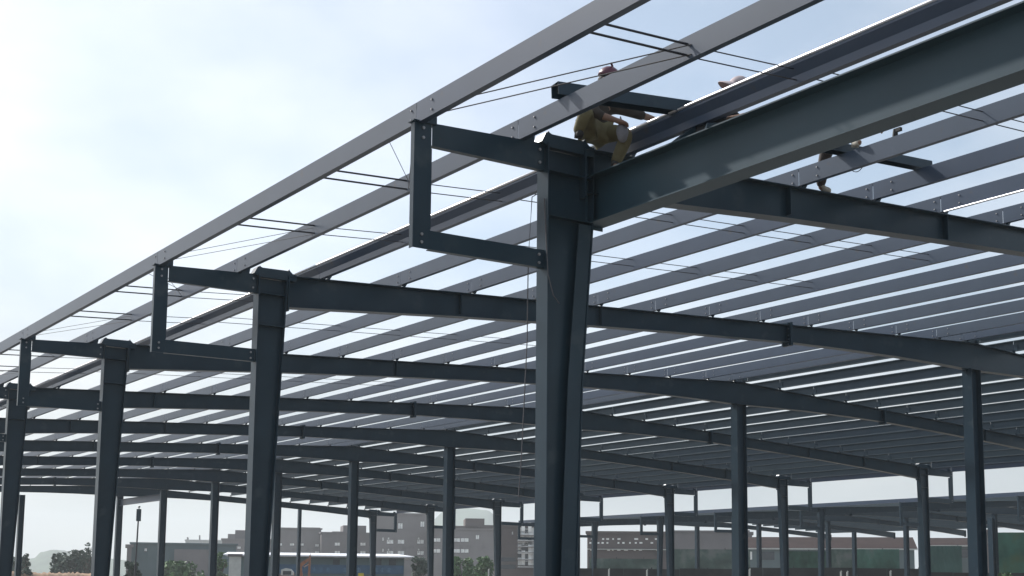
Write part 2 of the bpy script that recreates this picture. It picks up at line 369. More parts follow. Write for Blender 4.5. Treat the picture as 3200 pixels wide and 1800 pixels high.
def purl_row(X, zb, me, name, lab, cat, group, bays=range(0, 10)):
    for b in bays:
        if vis(X, b, zb+.1):
            tag(link(name, me, None, (X, Y1+(b-.5)*L_, zb)), lab(b), cat, group)
purl_row(XE-1.56, 4.548+H, ME_FA, 'fascia_purlin', lambda b: 'outermost light fascia beam on the bracket tips, '+lab_bay(b), 'purlin', 'fascia beams along the open eave')
purl_row(7.62, 4.625+H, ME_P, 'roof_purlin', lambda b: 'grey purlin resting halfway along the bracket arms, '+lab_bay(b), 'purlin', 'purlins on the bracket arms')
# eave strut: lower strip, overhanging dark soffit, bright tube added on top as the sun's glint
es = M().prism([(0,0),(.075,0),(.075,.20),(-.055,.20),(-.055,.175),(0,.085)], -L_/2+.004, L_/2-.004)
ME_ES = es.mesh('eave_strut', PURL); ME_ED = M().tube([(-.056,-L_/2+.006,.2175),(-.056,L_/2-.006,.2175)], .017, 8).mesh('glint_rim', GALV, True)
for b in range(0, 10):
    X, zb = 9.0, ztop(9.0)+.012
    if vis(X, b, zb+.1):
        t = tag(link('eave_strut', ME_ES, None, (X, Y1+(b-.5)*L_, zb)), 'eave strut with dark overhang above the rafter ends, '+lab_bay(b), 'eave strut', 'eave struts over the column line')
        link('glint_rim', ME_ED, t)
for i, X in enumerate(PX[1:]):
    purl_row(X, ztop(X)+.050, ME_P, 'roof_purlin', lambda b, i=i: 'grey roof purlin, %s row above the eave strut, %s' % (ORD[i+1], lab_bay(b)), 'purlin', 'purlins of the near roof slope')
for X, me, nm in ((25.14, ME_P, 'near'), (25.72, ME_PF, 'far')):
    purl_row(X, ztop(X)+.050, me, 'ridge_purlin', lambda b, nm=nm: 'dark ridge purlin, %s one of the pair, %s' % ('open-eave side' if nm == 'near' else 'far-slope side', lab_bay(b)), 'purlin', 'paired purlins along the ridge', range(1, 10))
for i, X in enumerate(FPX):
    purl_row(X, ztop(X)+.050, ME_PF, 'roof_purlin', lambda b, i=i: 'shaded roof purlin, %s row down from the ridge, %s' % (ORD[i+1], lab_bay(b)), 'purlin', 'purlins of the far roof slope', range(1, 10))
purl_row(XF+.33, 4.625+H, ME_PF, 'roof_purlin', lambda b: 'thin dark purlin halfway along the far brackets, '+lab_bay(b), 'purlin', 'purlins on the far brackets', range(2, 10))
purl_row(XF+1.56, 4.548+H, ME_FAF, 'fascia_purlin', lambda b: 'thin dark fascia beam on the far bracket tips, '+lab_bay(b), 'purlin', 'fascia beams along the far eave', range(2, 10))

# tie beam in the first bay ---------------------------------------------
zb0, zb1 = 3.852+H, 4.385+H
t = thing('tie_beam', 'deep blue-grey beam running from the largest column out of the frame', 'beam', (8.63, FY(1), 0))
ya, yb = -L_+.1, -.012
obj('bottom_flange', M().box(-.125, .125, ya, yb, zb0, zb0+.014), TEALP, t); obj('top_flange', M().box(-.125, .125, ya, yb, zb1-.014, zb1), TEALP, t)
obj('web', M().box(-.005, .005, ya, yb, zb0+.0145, zb1-.0145), TEALP, t)
obj('end_plate', M().box(-.12, .12, -.011, .004, zb0-.04, zb1+.04), TEALP, t)
# ridge strut at the far end bay
t = thing('ridge_tie', 'pale horizontal tie between the last two ridge columns', 'beam', (XR, FY(9)+L_/2, 0))
obj('web', M().box(-.005, .005, -L_/2+.13, L_/2-.13, 4.32+H, 4.66+H), PURL, t); obj('flange', M().box(-.09, .09, -L_/2+.13, L_/2-.13, 4.308+H, 4.3195+H), PURL, t)
obj('flange', M().box(-.09, .09, -L_/2+.13, L_/2-.13, 4.6605+H, 4.672+H), PURL, t)

# sag rods ---------------------------------------------------------------
GX = [(XE-1.56+.075, 7.62, 4.60+H, 4.665+H), (7.62+.068, 9.0, 4.66+H, 4.755+H)]+[(a+.068, b, ztop(a)+.11, ztop(b)+.11) for a, b in zip([9.0]+PX[1:6], PX[1:7])]
for gi, (xa, xb, za, zb) in enumerate(GX):
    for b in range(0, 7 if gi < 3 else 4):
        for q, yy in enumerate((2.35, 4.85)):
            for lv in (0, 1):
                y = Y1+(b-1)*L_+yy
                if not vis((xa+xb)/2, b, za): continue
                g = M().tube([(0,0,0),(xb-xa,0,zb-za)], .011 if gi == 0 else .006, 6)
                wh = ('fascia and bracket-arm purlin' if gi == 0 else 'bracket-arm purlin and eave strut' if gi == 1 else '%s and next purlin row' % ORD[gi-1])
                tag(obj('sag_rod', g, ROD, None, (xa, y, za+.105*lv)), 'black sag rods joining %s, %s' % (wh, lab_bay(b)) if gi == 0 else
                    'thin sag rods joining %s, %s' % (wh, lab_bay(b)), 'sag rod', 'sag rods %s %d' % ('between fascia and purlin', b) if gi == 0 else 'sag rods bay %d gap %d' % (b, gi))
for b in range(0, 6):
    for sg in (1, -1):
        if b == 0 and sg == 1: continue
        for lv in (0, 1):
            ya = Y1+(b-1)*L_+(.15 if sg == 1 else L_-.15); yb = Y1+(b-1)*L_+(2.3 if sg == 1 else L_-2.6)
            if sg == -1 and b == 0: yb = Y1-2.7
            y_off = (-.55*lv if sg == -1 else .55*lv)
            g = M().tube([(XE-1.50, ya+y_off, 4.60+H), (7.62, yb, 4.66+H+.09*lv)], .006 if b == 0 else .004, 6)
            tag(obj('brace_wire', g, WIRE), 'thin slanting brace wires at the %s bracket, on its %s side' % (ROWW[b+1] if sg == -1 else ROWW[b], 'front' if sg == -1 else 'back'), 'wire', 'slanting brace wires %d %d' % (b, sg))

# loose channel pieces lying on the purlins, ropes ------------------------
def channel(name, label, a, b, h, wd):
    a, b = Vector(a), Vector(b); d = b-a; g = M(); n = d.length
    g.box(0, n, -wd/2, wd/2, h-.005, h); g.box(0, n, -wd/2, -wd/2+.005, 0, h-.0052); g.box(0, n, wd/2-.005, wd/2, 0, h-.0052)
    o = obj(name, g, STEEL, None, a, math.atan2(d.y, d.x)); o.rotation_euler.y = -math.atan2(d.z, math.hypot(d.x, d.y)); return o
o = channel('loose_channel', '', (7.55, 10.32, 4.858+H), (9.3, 10.05, 4.935+H), .13, .15); tag(o, 'loose steel channel lying across the eave purlins beside the worker in red helmet', 'steel channel')
o = channel('loose_channel', '', (11.5, 10.40, 5.105+H), (13.42, 10.36, 5.20+H), .11, .14); tag(o, 'loose dark channel laid across roof purlins where the crouching legs stand', 'steel channel')
def rope(name, label, pts, r, ma, cat='rope'):
    return tag(obj(name, M().tube(pts, r, 6), ma, None, (0,0,0)), label, cat)
yq = Y1+.5
rope('hanging_rope', 'long thin rope hanging straight down beside the largest column', [(8.9, yq, ztop(9)+.02), (8.16, yq, 4.22+H), (8.13, yq+.02, 3.5+H), (8.11, yq, 2.6+H), (8.05, yq, 1.36+H), (8.03, yq+.02, .9+H)], .006, ROPE)
rope('hanging_rope', 'short slack rope against the outer flange of the largest column', [(7.93, 11.02, 4.03+H), (7.935, 10.99, 3.6+H), (7.935, 10.95, 3.2+H), (8.0, 10.94, 2.98+H), (8.12, 11.0, 2.92+H)], .006, ROPE)
def arc(a, b, sag, n=12):
    a, b = Vector(a), Vector(b); return [a.lerp(b, i/n)-Vector((0,0,sag*4*(i/n)*(1-i/n))) for i in range(n+1)]
rope('cable_loop', 'thin black cable loop hanging under the purlin below the crouching legs', arc((11.95, 10.42, 5.12+H-.05), (11.95, 10.05, 5.12+H-.03), .20), .005, ROD, 'cable')

# ------------------------------------------------------------------ the second, twin steel building behind
X2, Z2, Y2 = 61.3, .08, 41.2
DX = X2-XE
def shift(mm, dx, dz):
    mm.v = [(x+dx, y, z+dz) for x, y, z in mm.v]; return mm
def join(*ms):
    g = M()
    for q in ms: g.add(q.v, q.f)
    return g
K2 = range(-1, 7)
cp_ = eave_column_parts(1); cp_.pop('stiffener'); ME_C2 = join(*cp_.values()).mesh('steel_column', STEEL)
ME_B2 = join(*bracket_parts(1)[:3]).mesh('eave_bracket', STEEL)
tf, bf, wb, sp, ep, stf, cl = rafter_parts(1); ME_R2 = join(tf, bf, wb, sp, ep).mesh('roof_rafter', STEEL)
tf, bf, wb, sp, ep, stf, cl = rafter_parts(-1); ME_R2F = join(tf, bf, wb, sp, ep).mesh('roof_rafter', STEEL)
zt = ZT+SL*W_-.625
ME_K2 = M().box(-.175,-.162,-.125,.125,.02,zt).box(.162,.175,-.125,.125,.02,zt).box(-.161,.161,-.005,.005,.02,zt).mesh('ridge_column', STEEL)
stuff = M()
for j in K2:
    y = Y2+7.5*j; jj = ORD[j+2]
    tag(link('steel_column', ME_C2, None, (X2, y, Z2)), 'dark eave column of the second steel building behind, %s along its near side' % jj, 'column', 'eave columns of the building behind')
    tag(link('eave_bracket', ME_B2, None, (X2, y, Z2)), 'small open bracket on the building behind, %s along its near eave' % jj, 'bracket', 'brackets of the building behind')
    tag(link('ridge_column', ME_K2, None, (XR+DX, y, Z2)), 'slim ridge column inside the second building behind, %s in its row' % jj, 'column', 'ridge columns of the building behind')
    tag(link('roof_rafter', ME_R2, None, (XR+DX, y, Z2)), 'shadowed near-slope rafter of the building behind, %s in its row' % jj, 'rafter', 'near rafters of the building behind')
    tag(link('roof_rafter', ME_R2F, None, (XR+DX, y, Z2)), 'shadowed far-slope rafter of the building behind, %s in its row' % jj, 'rafter', 'far rafters of the building behind')
    if j < 6:
        tag(link('fascia_purlin', ME_FA, None, (X2-1.56, y+3.75, 4.548+H+Z2)), 'grey fascia beam on the building behind, %s bay along its near eave' % jj, 'purlin', 'fascia beams of the building behind')
for X in [XE-.32, 9.0]+PX[1:10]+[2*XR-x for x in PX[:10]]:   # no rows on its ridge yet
    z = (4.625+H if X < 9 else ztop(X)+.062)+Z2; sg = 1 if X < XR else -1; x = X+DX
    for a0, a1, b0_, b1_ in ((0,.004,0,.2),(.0042,.068,0,.004),(.0042,.068,.196,.2)):
        xs = sorted((a0*sg, a1*sg)); stuff.box(x+xs[0], x+xs[1], Y2-7.5, Y2+45, z+b0_, z+b1_)
tag(obj('roof_purlins', stuff, PURL_SHADE), 'long grey roof purlins of the second steel building behind', 'purlins', None, 'stuff')

# ------------------------------------------------------------------ ground
DIRT = mat('dirt', (.14,.12,.095), .95, var=.3, scale=.15, bump=.3, stain=((.12,.11,.09), .55, .05))
CONC = mat('concrete_floor', (.15,.147,.14), .85, var=.15, scale=.4, stain=((.17,.16,.14), .55, .25))
g = M(); N = 24; E_ = 3000
g.add([(-E_,-E_,0),(E_,-E_,0),(E_,E_,0),(-E_,E_,0)], [(0,1,2,3)]); tag(obj('ground', g, DIRT), None, None, None, 'structure')
tag(obj('floor_slab', M().box(XE-.6, XF+.6, FY(0)-.5, FY(10)+.6, .004, .008), CONC), None, None, None, 'structure')

# ------------------------------------------------------------------ things beyond the steelwork
def wallmat(n, c, **k): return mat(n, c, .85, var=k.pop('var', .10), scale=k.pop('scale', .35), **k)
GREYB = wallmat('grey_render', (.215,.20,.20), stain=((.15,.14,.145), .6, .3)); GREYD = wallmat('dark_render', (.15,.138,.142)); BROWN = wallmat('brown_brick', (.105,.085,.082), stain=((.075,.065,.062), .58, .6))
PINK = wallmat('pink_render', (.14,.115,.11)); TEAL = wallmat('teal_sheet', (.11,.155,.165)); WHITE = mat('white_sheet', (.70,.73,.78), .5, var=.04)
PALE = mat('pale_panel', (.50,.52,.50), .7, var=.08); GLASS = mat('window_glass', (.05,.06,.07), .12, var=.1); CURT = mat('pale_window', (.85,.86,.84), .4, var=.25, scale=1.2)
BLUE = mat('blue_sign', (.035,.095,.17), .5, var=.15, scale=1.5); NET = mat('green_net', (.06,.155,.12), .9, var=.5, scale=.5, bump=.4, stain=((.14,.20,.18), .52, .45))
NETD = mat('dark_green_net', (.03,.085,.06), .9, var=.45, scale=.9, bump=.4); EARTH = mat('dark_bank', (.035,.036,.034), .95, var=.5, scale=.6, bump=.5)
LEAF = mat('leaf', (.065,.135,.045), .7, var=.55, scale=.8); LEAFD = mat('dark_leaf', (.038,.066,.045), .8, var=.5, scale=.8); BARK = mat('bark', (.07,.055,.045), .9)
ROOFT = mat('brown_roof', (.030,.018,.017), .95, var=.2, scale=.5, bump=.2, spec=.1); ORANGE = mat('orange_paint', (.30,.13,.07), .5, var=.15, scale=4, stain=((.12,.06,.04), .6, 5))
BLK = mat('black_rubber', (.02,.02,.02), .8); YEL = mat('yellow_paint', (.55,.45,.05), .5)
class Front:
    """local frame of something facing the camera: u along its front, v away, z up"""
    def __init__(s, x0, x1, D, skew=0.0):
        a, b = at(x0, 1800, D), at(x1, 1800, D+skew); s.o = Vector((a.x, a.y, 0)); d = Vector((b.x-a.x, b.y-a.y, 0)); s.w = d.length; s.rz = math.atan2(d.y, d.x); s.u = d.normalized()
        s.n = Vector((-s.u.y, s.u.x, 0)); s.x0, s.x1, s.D = x0, x1, D
    def q(s, x, y):                      # pixel -> (u, z) on the front plane
        d = ray(x, y); t = s.o.dot(s.n)/d.dot(s.n); p = d*t; return (p-s.o).dot(s.u), p.z+H
def building(name, label, cat, x0, x1, ytop, D, depth, wall, wins=(), towers=(), winmat=None, roof=None, group=None, skew=0, roof_over=.25, roof_t=.35, grid=None):
    F = Front(x0, x1, D, skew*.12); h = F.q((x0+x1)/2, ytop)[1]
    t = thing(name, label, cat, F.o, F.rz, group)
    obj('wall', M().box(0, F.w, 0, depth, 0, h), wall, t)
    r = obj('roof', M().box(-roof_over, F.w+roof_over, -roof_over, depth+roof_over, h+.003, h+roof_t), roof or wall, t)
    for (a, b, y, mm) in towers:
        ua, zz = F.q(a, y); ub, _ = F.q(b, y); obj('roof_block', M().box(ua, ub, 1.0, depth*.7, h+roof_t+.003, zz), mm, t)
    for (a, b, ya, yb) in wins:
        ua, za = F.q(a, yb); ub, zb = F.q(b, ya)
        f = obj('window', M().box(ua, ub, -.06, .05, za, zb), winmat or CURT, t)
        obj('frame', M().box(ua-.08, ub+.08, -.1, -.0605, za-.10, za-.002).box(ua-.08, ub+.08, -.1, -.0605, zb+.002, zb+.08).box((ua+ub)/2-.03, (ua+ub)/2+.03, -.08, -.0605, za, zb), GREYD, f)
    if grid:
        us, zs, ww, wh, mm = grid
        for zz in zs:
            if zz+wh > h: continue
            for uu in us:
                if uu+ww < F.w: obj('window', M().box(uu, uu+ww, -.03, .05, zz, zz+wh), mm, t)
    return t, F, h
# apartment blocks beyond the far left of the site
def rows(xs, ys, w, h): return [(x, x+w, y, y+h) for y in ys for x in xs]
building('apartment_block', 'stepped grey apartment block with white balcony spots, cut by the second eave column', 'building', 690, 868, 1688, 330, 14, GREYB, rows((726,742), (1708,), 10, 7)+[(800,812,1706,1714),(800,812,1730,1738)], [(712,735,1668,GREYB),(735,800,1656,GREYD)])
building('apartment_block', 'grey apartment block with square box tower and two pale windows, behind white-roofed shed', 'building', 866, 1000, 1654, 320, 14, GREYB, rows((868,906,936), (1698,), 13, 7)+rows((985,), (1700,1722), 11, 8), [(936,1003,1647,GREYD)], winmat=CURT, skew=10)
building('apartment_block', 'wide grey apartment block with flat pale middle panel and roof box', 'building', 1001, 1158, 1668, 315, 14, GREYD, rows((1046,1126), (1696,1722), 16, 9)+[(1090,1104,1697,1705)], [(1040,1075,1660,GREYB),(1074,1146,1641,GREYD)], skew=8)
building('apartment_block', 'tall grey apartment block with two rows of pale curtained windows', 'building', 1160, 1336, 1608, 300, 14, GREYB, rows((1209,1243,1304), (1687,1722), 20, 12)+[(1314,1326,1630,1646)]+rows((1195,1212,1306), (1680,1715), 4, 10)+[(1244,1258,1635,1652)], [], skew=6)
building('apartment_block', 'grey apartment block with brown tower blocks, above the green trees', 'building', 1336, 1560, 1656, 290, 14, GREYB, rows((1352,1440,1413), (1682,1716), 24, 11)+[(1487,1497,1672,1685)], [(1398,1500,1642,PINK),(1455,1515,1619,BROWN),(1515,1560,1640,BROWN)], skew=6)
b_, F_, h_ = building('brick_building', 'brown brick building with stacked balconies between two dark columns', 'building', 1560, 1668, 1648, 210, 12, BROWN, rows((1600,), (1662,), 3, 8), [(1643,1672,1637,GREYB)], skew=4)
for y in (1672, 1690, 1708, 1726, 1748, 1772):
    ua, z = F_.q(1616, y); ub, _ = F_.q(1668, y)
    f = obj('balcony', M().box(ua, ub, -1.1, -.001, z-.12, z), GREYB, b_)
    obj('railing', M().box(ua, ub, -1.1, -1.06, z+.9, z+.96).box(ua, ub, -1.1, -1.06, z+.003, z+.08), CURT, f)
    for i in range(5):
        u = ua+(ub-ua)*(i+.2)/5; obj('laundry' if i % 2 else 'window', M().box(u, u+.55, -.55 if i % 2 else -.06, -.5 if i % 2 else .03, z+.3, z+1.5), CURT if random.random() < .6 else GLASS, f if i % 2 else b_)
for y in (1742, 1765):
    ua, z = F_.q(1564, y); ub, z2 = F_.q(1612, y+13); obj('window', M().box(ua, ub, -.05, .05, z2, z), GLASS, b_)
# blue-grey warehouse on the left with the mast in front
b_, F_, h_ = building('warehouse', 'long low blue-grey warehouse behind the lamp mast', 'warehouse', 406, 735, 1702, 200, 25, TEAL, [(452,459,1714,1722),(598,604,1730,1755),(606,611,1730,1755)], [(470,500,1697,TEAL)], roof=TEAL, roof_t=.25)
ua, z = F_.q(545, 1716); ub, z2 = F_.q(655, 1713); obj('wall', M().box(ua, ub, -.5, -.01, 0, z), GREYB, b_)
building('low_building', 'small grey block left of the blue-grey warehouse', 'building', 393, 408, 1709, 198, 8, GREYB)
building('distant_hall', 'pale distant flat hall with two thin roof posts, above the warehouse roof', 'building', 575, 700, 1690, 480, 30, PALE, [], [(584,588,1678,GREYB),(622,626,1672,GREYB)], roof=PALE)
# white-roofed site office with blue sign strip
b_, F_, h_ = building('site_office', 'single storey site office with bright white roof edge and blue sign strip', 'site office', 728, 1262, 1741, 125, 6, TEAL, [], [], roof=WHITE, roof_over=.7, roof_t=.06)
zr = at(1000, 1729, 131).z; rr = M().hexa([(-.9,-.8,h_+.07),(F_.w+.9,-.8,h_+.07),(F_.w-.3,5.5,zr-.08),(-.9,5.5,zr-.08),(-.9,-.8,h_+.15),(F_.w+.9,-.8,h_+.15),(F_.w-.3,5.5,zr),(-.9,5.5,zr)]); obj('roof', rr, WHITE, b_)
ua, z = F_.q(868, 1791); ub, z2 = F_.q(1290, 1768); s_ = obj('sign_strip', M().box(ua, F_.w-.05, -.12, -.02, z, z2), BLUE, b_)
LETT = mat('faded_letters', (.10,.20,.30), .6); u = F_.q(975, 1780)[0]
zc = (z+z2)/2
while u < F_.w-.8:                       # blurred pale characters: unreadable strokes in the photo
    marks = M()
    for i in range(3):
        a = u+random.random()*.12; marks.box(a, a+.26+.1*random.random(), -.135, -.1205, zc-.2+.13*i, zc-.2+.13*i+.05)
    marks.box(u+.18, u+.23, -.134, -.1206, zc-.22, zc+.2); obj('letter', marks, LETT, s_); u += .62 if random.random() < .7 else 1.6
for x in (1040, 1090, 1170, 1215):
    ua, z = F_.q(x, 1766); ub, z2 = F_.q(x+22, 1748); obj('window', M().box(ua, ub, -.04, .04, z, z2), GLASS, b_)
# pale booth left of the second column
b_, F_, h_ = building('guard_booth', 'narrow pale booth with dark cap beside the second eave column', 'booth', 714, 752, 1739, 105, 1.0, PALE, roof=GREYD, roof_over=.1, roof_t=.2)
# brown-roofed sheds and green netting beyond the second steel building
def roofed(label, x0, x1, ytop, yeave, D, depth, group=None):
    F = Front(x0, x1, D); ze = F.q(x0, yeave)[1]; zr = F.q(x0, ytop)[1]; t = thing('long_shed', label, 'shed', F.o, F.rz, group)
    zr = zr*(D+depth)/D-H*depth/D
    obj('wall', M().box(0, F.w, .3, depth*2, 0, ze-.2), TEAL, t)
    r = M().hexa([(-.4,0,ze-.12),(F.w+.4,0,ze-.12),(F.w+.4,depth,zr-.12),(-.4,depth,zr-.12),(-.4,0,ze),(F.w+.4,0,ze),(F.w+.4,depth,zr),(-.4,depth,zr)])
    r.hexa([(-.4,depth+.002,zr-.12),(F.w+.4,depth+.002,zr-.12),(F.w+.4,2*depth,ze-.12),(-.4,2*depth,ze-.12),(-.4,depth+.002,zr),(F.w+.4,depth+.002,zr),(F.w+.4,2*depth,ze),(-.4,2*depth,ze)])
    obj('roof', r, ROOFT, t); obj('gutter', M().box(-.4, F.w+.4, -.12, -.01, ze-.2, ze-.02), PALE, t)
    n = int(F.w/3)
    for i in range(min(n, 40)): obj('window', M().box(i*3+.5, i*3+2.2, .24, .29, ze-1.6, ze-.5), GLASS if i % 3 else CURT, t)
    return t, F
roofed('long low shed with brown roof and pale gutter, beyond the second steel building', 2300, 2860, 1678, 1712, 185, 9)
roofed('brown-roofed shed end seen between two dark far-eave columns', 2895, 3060, 1681, 1703, 180, 9)
building('grey_building', 'flat grey building with pale stair block, left of the brown-roofed shed', 'building', 2095, 2290, 1664, 230, 12, GREYD, [], [(2172,2192,1658,PALE)], grid=([2,5,8,11,14], [3.2,6.2], 1.6, 1.2, GLASS))
building('roof_turret_house', 'small dark house with mansard turret above the brown roofs', 'house', 2322, 2352, 1668, 240, 8, GREYD, [], [(2326,2343,1656,GREYD)])
b_, F_, h_ = building('brown_building', 'brown building sprinkled with bright reflections in balcony windows, behind the steel columns', 'building', 1835, 2085, 1668, 190, 12, BROWN, [], [])
for y in (1682, 1694, 1716):
    for i in range(14):
        x = 1842+i*17+random.random()*6
        if random.random() < .55: ua, z = F_.q(x, y+5); ub, z2 = F_.q(x+5+8*random.random(), y); obj('window', M().box(ua, ub, -.05, .05, z, z2), CURT, b_)  # pale colour stands in for reflections in the windows
ua, z = F_.q(1838, 1715); ub, _ = F_.q(2085, 1713); obj('ledge', M().box(0, F_.w, -.5, -.01, z-.1, z), PALE, b_)
building('brick_house', 'small patterned brick building seen between right-hand columns', 'house', 3060, 3112, 1664, 170, 10, PINK, rows((3074,3086), (1672,1682,1692), 9, 5), winmat=GREYB)
PNET = mat('pale_net', (.085,.125,.11), .9, var=.5, scale=.6, bump=.4, stain=((.17,.19,.18), .55, .6)); VNET = mat('vivid_net', (.045,.14,.10), .9, var=.5, scale=.4, bump=.3, stain=((.07,.12,.06), .5, .35)); SNET = mat('smooth_net', (.06,.13,.115), .9, var=.25, scale=.4, bump=.2)
nets = [(1842,2060,1745,1779,118,PNET,'faded green netting screen below the brown balcony building'), (2100,2345,1716,1776,122,PNET,'grey-green netting screen left of the brown-roofed shed'),
        (2445,2600,1722,1774,124,NETD,'dark green netting screen with gaps, under the brown roof middle'), (2586,2690,1716,1772,128,PNET,'pale green netting screen under the brown roof'),
        (2672,2812,1716,1768,121,NET,'bright green netting screen under the brown roof end'), (2898,3008,1706,1782,112,SNET,'tall smooth green netting panel between two dark columns'),
        (3098,3290,1664,1790,104,VNET,'tallest green netting wall at the edge of the picture')]
for x0, x1, y0, y1, D, ma, lb in nets:
    F = Front(x0, x1, D); ua, zt_ = F.q(x0, y0); _, zb_ = F.q(x0, y1)
    t = thing('netting_screen', lb, 'netting', F.o, F.rz, 'green netting screens'); n = 24; mm = M(); k = 8
    vs = [(F.w*i/n, .05*math.sin(i*1.7+j)+.04*random.random(), zb_-.8+(zt_-zb_+.8)*j/k) for j in range(k+1) for i in range(n+1)]
    vs2 = [(x, y+.012, z) for x, y, z in vs]; q = (n+1)*(k+1)
    fs = [(j*(n+1)+i, j*(n+1)+i+1, (j+1)*(n+1)+i+1, (j+1)*(n+1)+i) for j in range(k) for i in range(n)]
    mm.add(vs, fs); mm.add(vs2, [f[::-1] for f in fs]); obj('net', mm, ma, t, smooth=True)
    for i in range(int(F.w/2.4)+1):
        obj('post', M().tube([(min(i*2.4, F.w), .09, 0), (min(i*2.4, F.w), .09, zt_+.15)], .03, 6), ROD, t)
    obj('rail', M().tube([(0, .13, zt_-.02), (F.w, .13, zt_-.02)], .025, 6), ROD, t)
# dark banks along the foot of the picture
def bank(name, label, x0, x1, ytop, D, ma, rough=.25, cat='bank'):
    F = Front(x0, x1, D); h = F.q((x0+x1)/2, ytop)[1]; n = 60; g = M(); vs = []
    for i in range(n+1):
        u = F.w*i/n; hh = h+rough*(random.random()-.5)
        vs += [(u, -h*1.3, -.05), (u, -.2, hh*.86), (u, .3, hh), (u, h*1.4, -.05)]
    g.add(vs, [(4*i+j, 4*i+4+j, 4*i+5+j, 4*i+1+j) for i in range(n) for j in range(3)])
    return tag(obj(name, g, ma, None, F.o, F.rz, smooth=True), None, None, None, 'structure')
FENCE = mat('dark_hoarding', (.022,.025,.026), .8, var=.5, scale=.9, stain=((.05,.045,.04), .6, .5))
for x0, x1, y0, D, lb in ((1690, 2300, 1775, 100, 'low dark hoarding at the foot of the picture below the green netting'), (2290, 2872, 1773, 103, 'low dark hoarding below the brown-roofed shed'), (2866, 3330, 1789, 96, 'lowest dark hoarding at the right foot of the picture')):
    F = Front(x0, x1, D); z = F.q((x0+x1)/2, y0)[1]; t = thing('site_hoarding', lb, 'hoarding', F.o, F.rz); n = int(F.w/2)
    for i in range(n):
        dz = .07*random.random(); obj('panel', M().box(i*F.w/n, (i+1)*F.w/n-.02, 0, .04, .05, z-dz), FENCE, t)
    for i in range(0, n+1, 2): obj('post', M().box(i*F.w/n-.04, i*F.w/n+.04, .045, .12, 0, z+.05), FENCE, t)
bank('dirt_mound', '', -40, 330, 1789, 150, mat('orange_dirt', (.26,.17,.11), .95, var=.3, scale=.8, bump=.4))
# free-standing columns
for x, yt, wd, D, lb in ((55,1546,18,64,'free-standing dark post at the far left, taller of the two left posts'), (931,1592,11,98,'free-standing dark post in front of the white-roofed site office'),
                         (2672,1662,12,96,'short free-standing dark post in front of the brown roof'), (3104,1618,19,74,'free-standing dark post beside the tall green netting wall')):
    p = at(x, 1795, D); zt_ = at(x, yt, D).z; r = wd/F_PX*D*.42
    t = thing('bare_column', lb, 'column', (p.x, p.y, 0), 0, 'columns without a roof'); 
    obj('flange', M().box(-r, -r+.02, -r, r, .02, zt_), STEEL, t); obj('flange', M().box(r-.02, r, -r, r, .02, zt_), STEEL, t); obj('web', M().box(-r+.021, r-.021, -.008, .008, .02, zt_), STEEL, t)
    obj('base_plate', M().box(-r-.1, r+.1, -r-.1, r+.1, 0, .019), STEEL, t)
# mast with box
p = at(420, 1795, 95); zt_ = at(424, 1583, 95).z
t = thing('lamp_mast', 'slim mast carrying a tall dark box with a small head, in front of the warehouse', 'mast', (p.x, p.y, 0), R(-20))
obj('pole', M().tube([(0,0,0),(.10,0,zt_-.75),(.12,0,zt_-.3)], [.07,.05,.045], 8), ROD, t)
obj('box', M().box(-.05, .27, -.12, .12, zt_-1.0, zt_-.17), STEEL, t); obj('head', M().tube([(.11,0,zt_-.168),(.11,0,zt_-.06)], .03, 8).ball((.11,0,zt_-.01), .10, .10, .06), STEEL, t)
# excavator
p = at(930, 1800, 108); t = thing('excavator', 'orange excavator with raised arm below the site office roof', 'excavator', (p.x, p.y, 0), -YAW+R(5))
U = lambda px: (px-930)/F_PX*108/math.cos(R(9)); Z = lambda py: at(940, py, 108).z
for sy in (-1.0, .5): obj('track', M().prism([(-2.0,.35),(-1.7,.02),(.9,.02),(1.2,.35),(.9,.75),(-1.7,.75)], sy, sy+.5), BLK, t)
obj('body', M().prism([(-2.0,.8),(.7,.8),(.7,1.5),(.1,1.9),(-1.6,1.95),(-2.0,1.7)], -1.0, 1.0), ORANGE, t)
c = obj('cab', M().prism([(-1.25,1.96),(-.3,1.96),(-.3,2.2),(-.5,2.45),(-.9,2.52),(-1.25,2.4)], -.9, .2), PALE, t); obj('window', M().box(-1.1, -.45, -.92, -.903, 2.0, 2.3), GLASS, c)
bo = M()
for (a, b, r0_, r1_) in (((.3,1.5),(.15,Z(1770)),.25,.26), ((.15,Z(1770)),(.50,Z(1757)),.24,.20), ((.50,Z(1757)),(U(962),Z(1747)),.20,.15)):
    d = Vector((b[0]-a[0], 0, b[1]-a[1])).normalized(); nn = Vector((-d.z, 0, d.x))
    q = [Vector((a[0],0,a[1]))+nn*r0_*.6, Vector((a[0],0,a[1]))-nn*r0_*.6, Vector((b[0],0,b[1]))-nn*r1_*.6, Vector((b[0],0,b[1]))+nn*r1_*.6]
    bo.prism([(v.x, v.z) for v in q], -.17, .17)
obj('boom', bo, ORANGE, t); obj('stick', M().prism([(U(960),1.3),(U(967),1.3),(U(968),Z(1744)),(U(966),Z(1728)),(U(962),Z(1746))], -.12, .12), ORANGE, t)
obj('bucket', M().prism([(U(955),.7),(U(968),.6),(U(970),1.29),(U(960),1.29),(U(950),1.0)], -.4, .4), ORANGE, t)
obj('hydraulic_ram', M().tube([(.45,.18,Z(1772)),(U(962),.18,Z(1763))], .05, 6), GALV, t)
p = at(1128, 1800, 100); t = thing('yellow_sign', 'small yellow board standing before the site office', 'sign board', (p.x, p.y, 0), -YAW)
obj('board', M().box(-.2, .2, -.02, .02, 1.5, at(1128,1791,100).z), YEL, t); obj('leg', M().tube([(0,.04,0),(0,.04,1.6)], .02, 6), ROD, t)
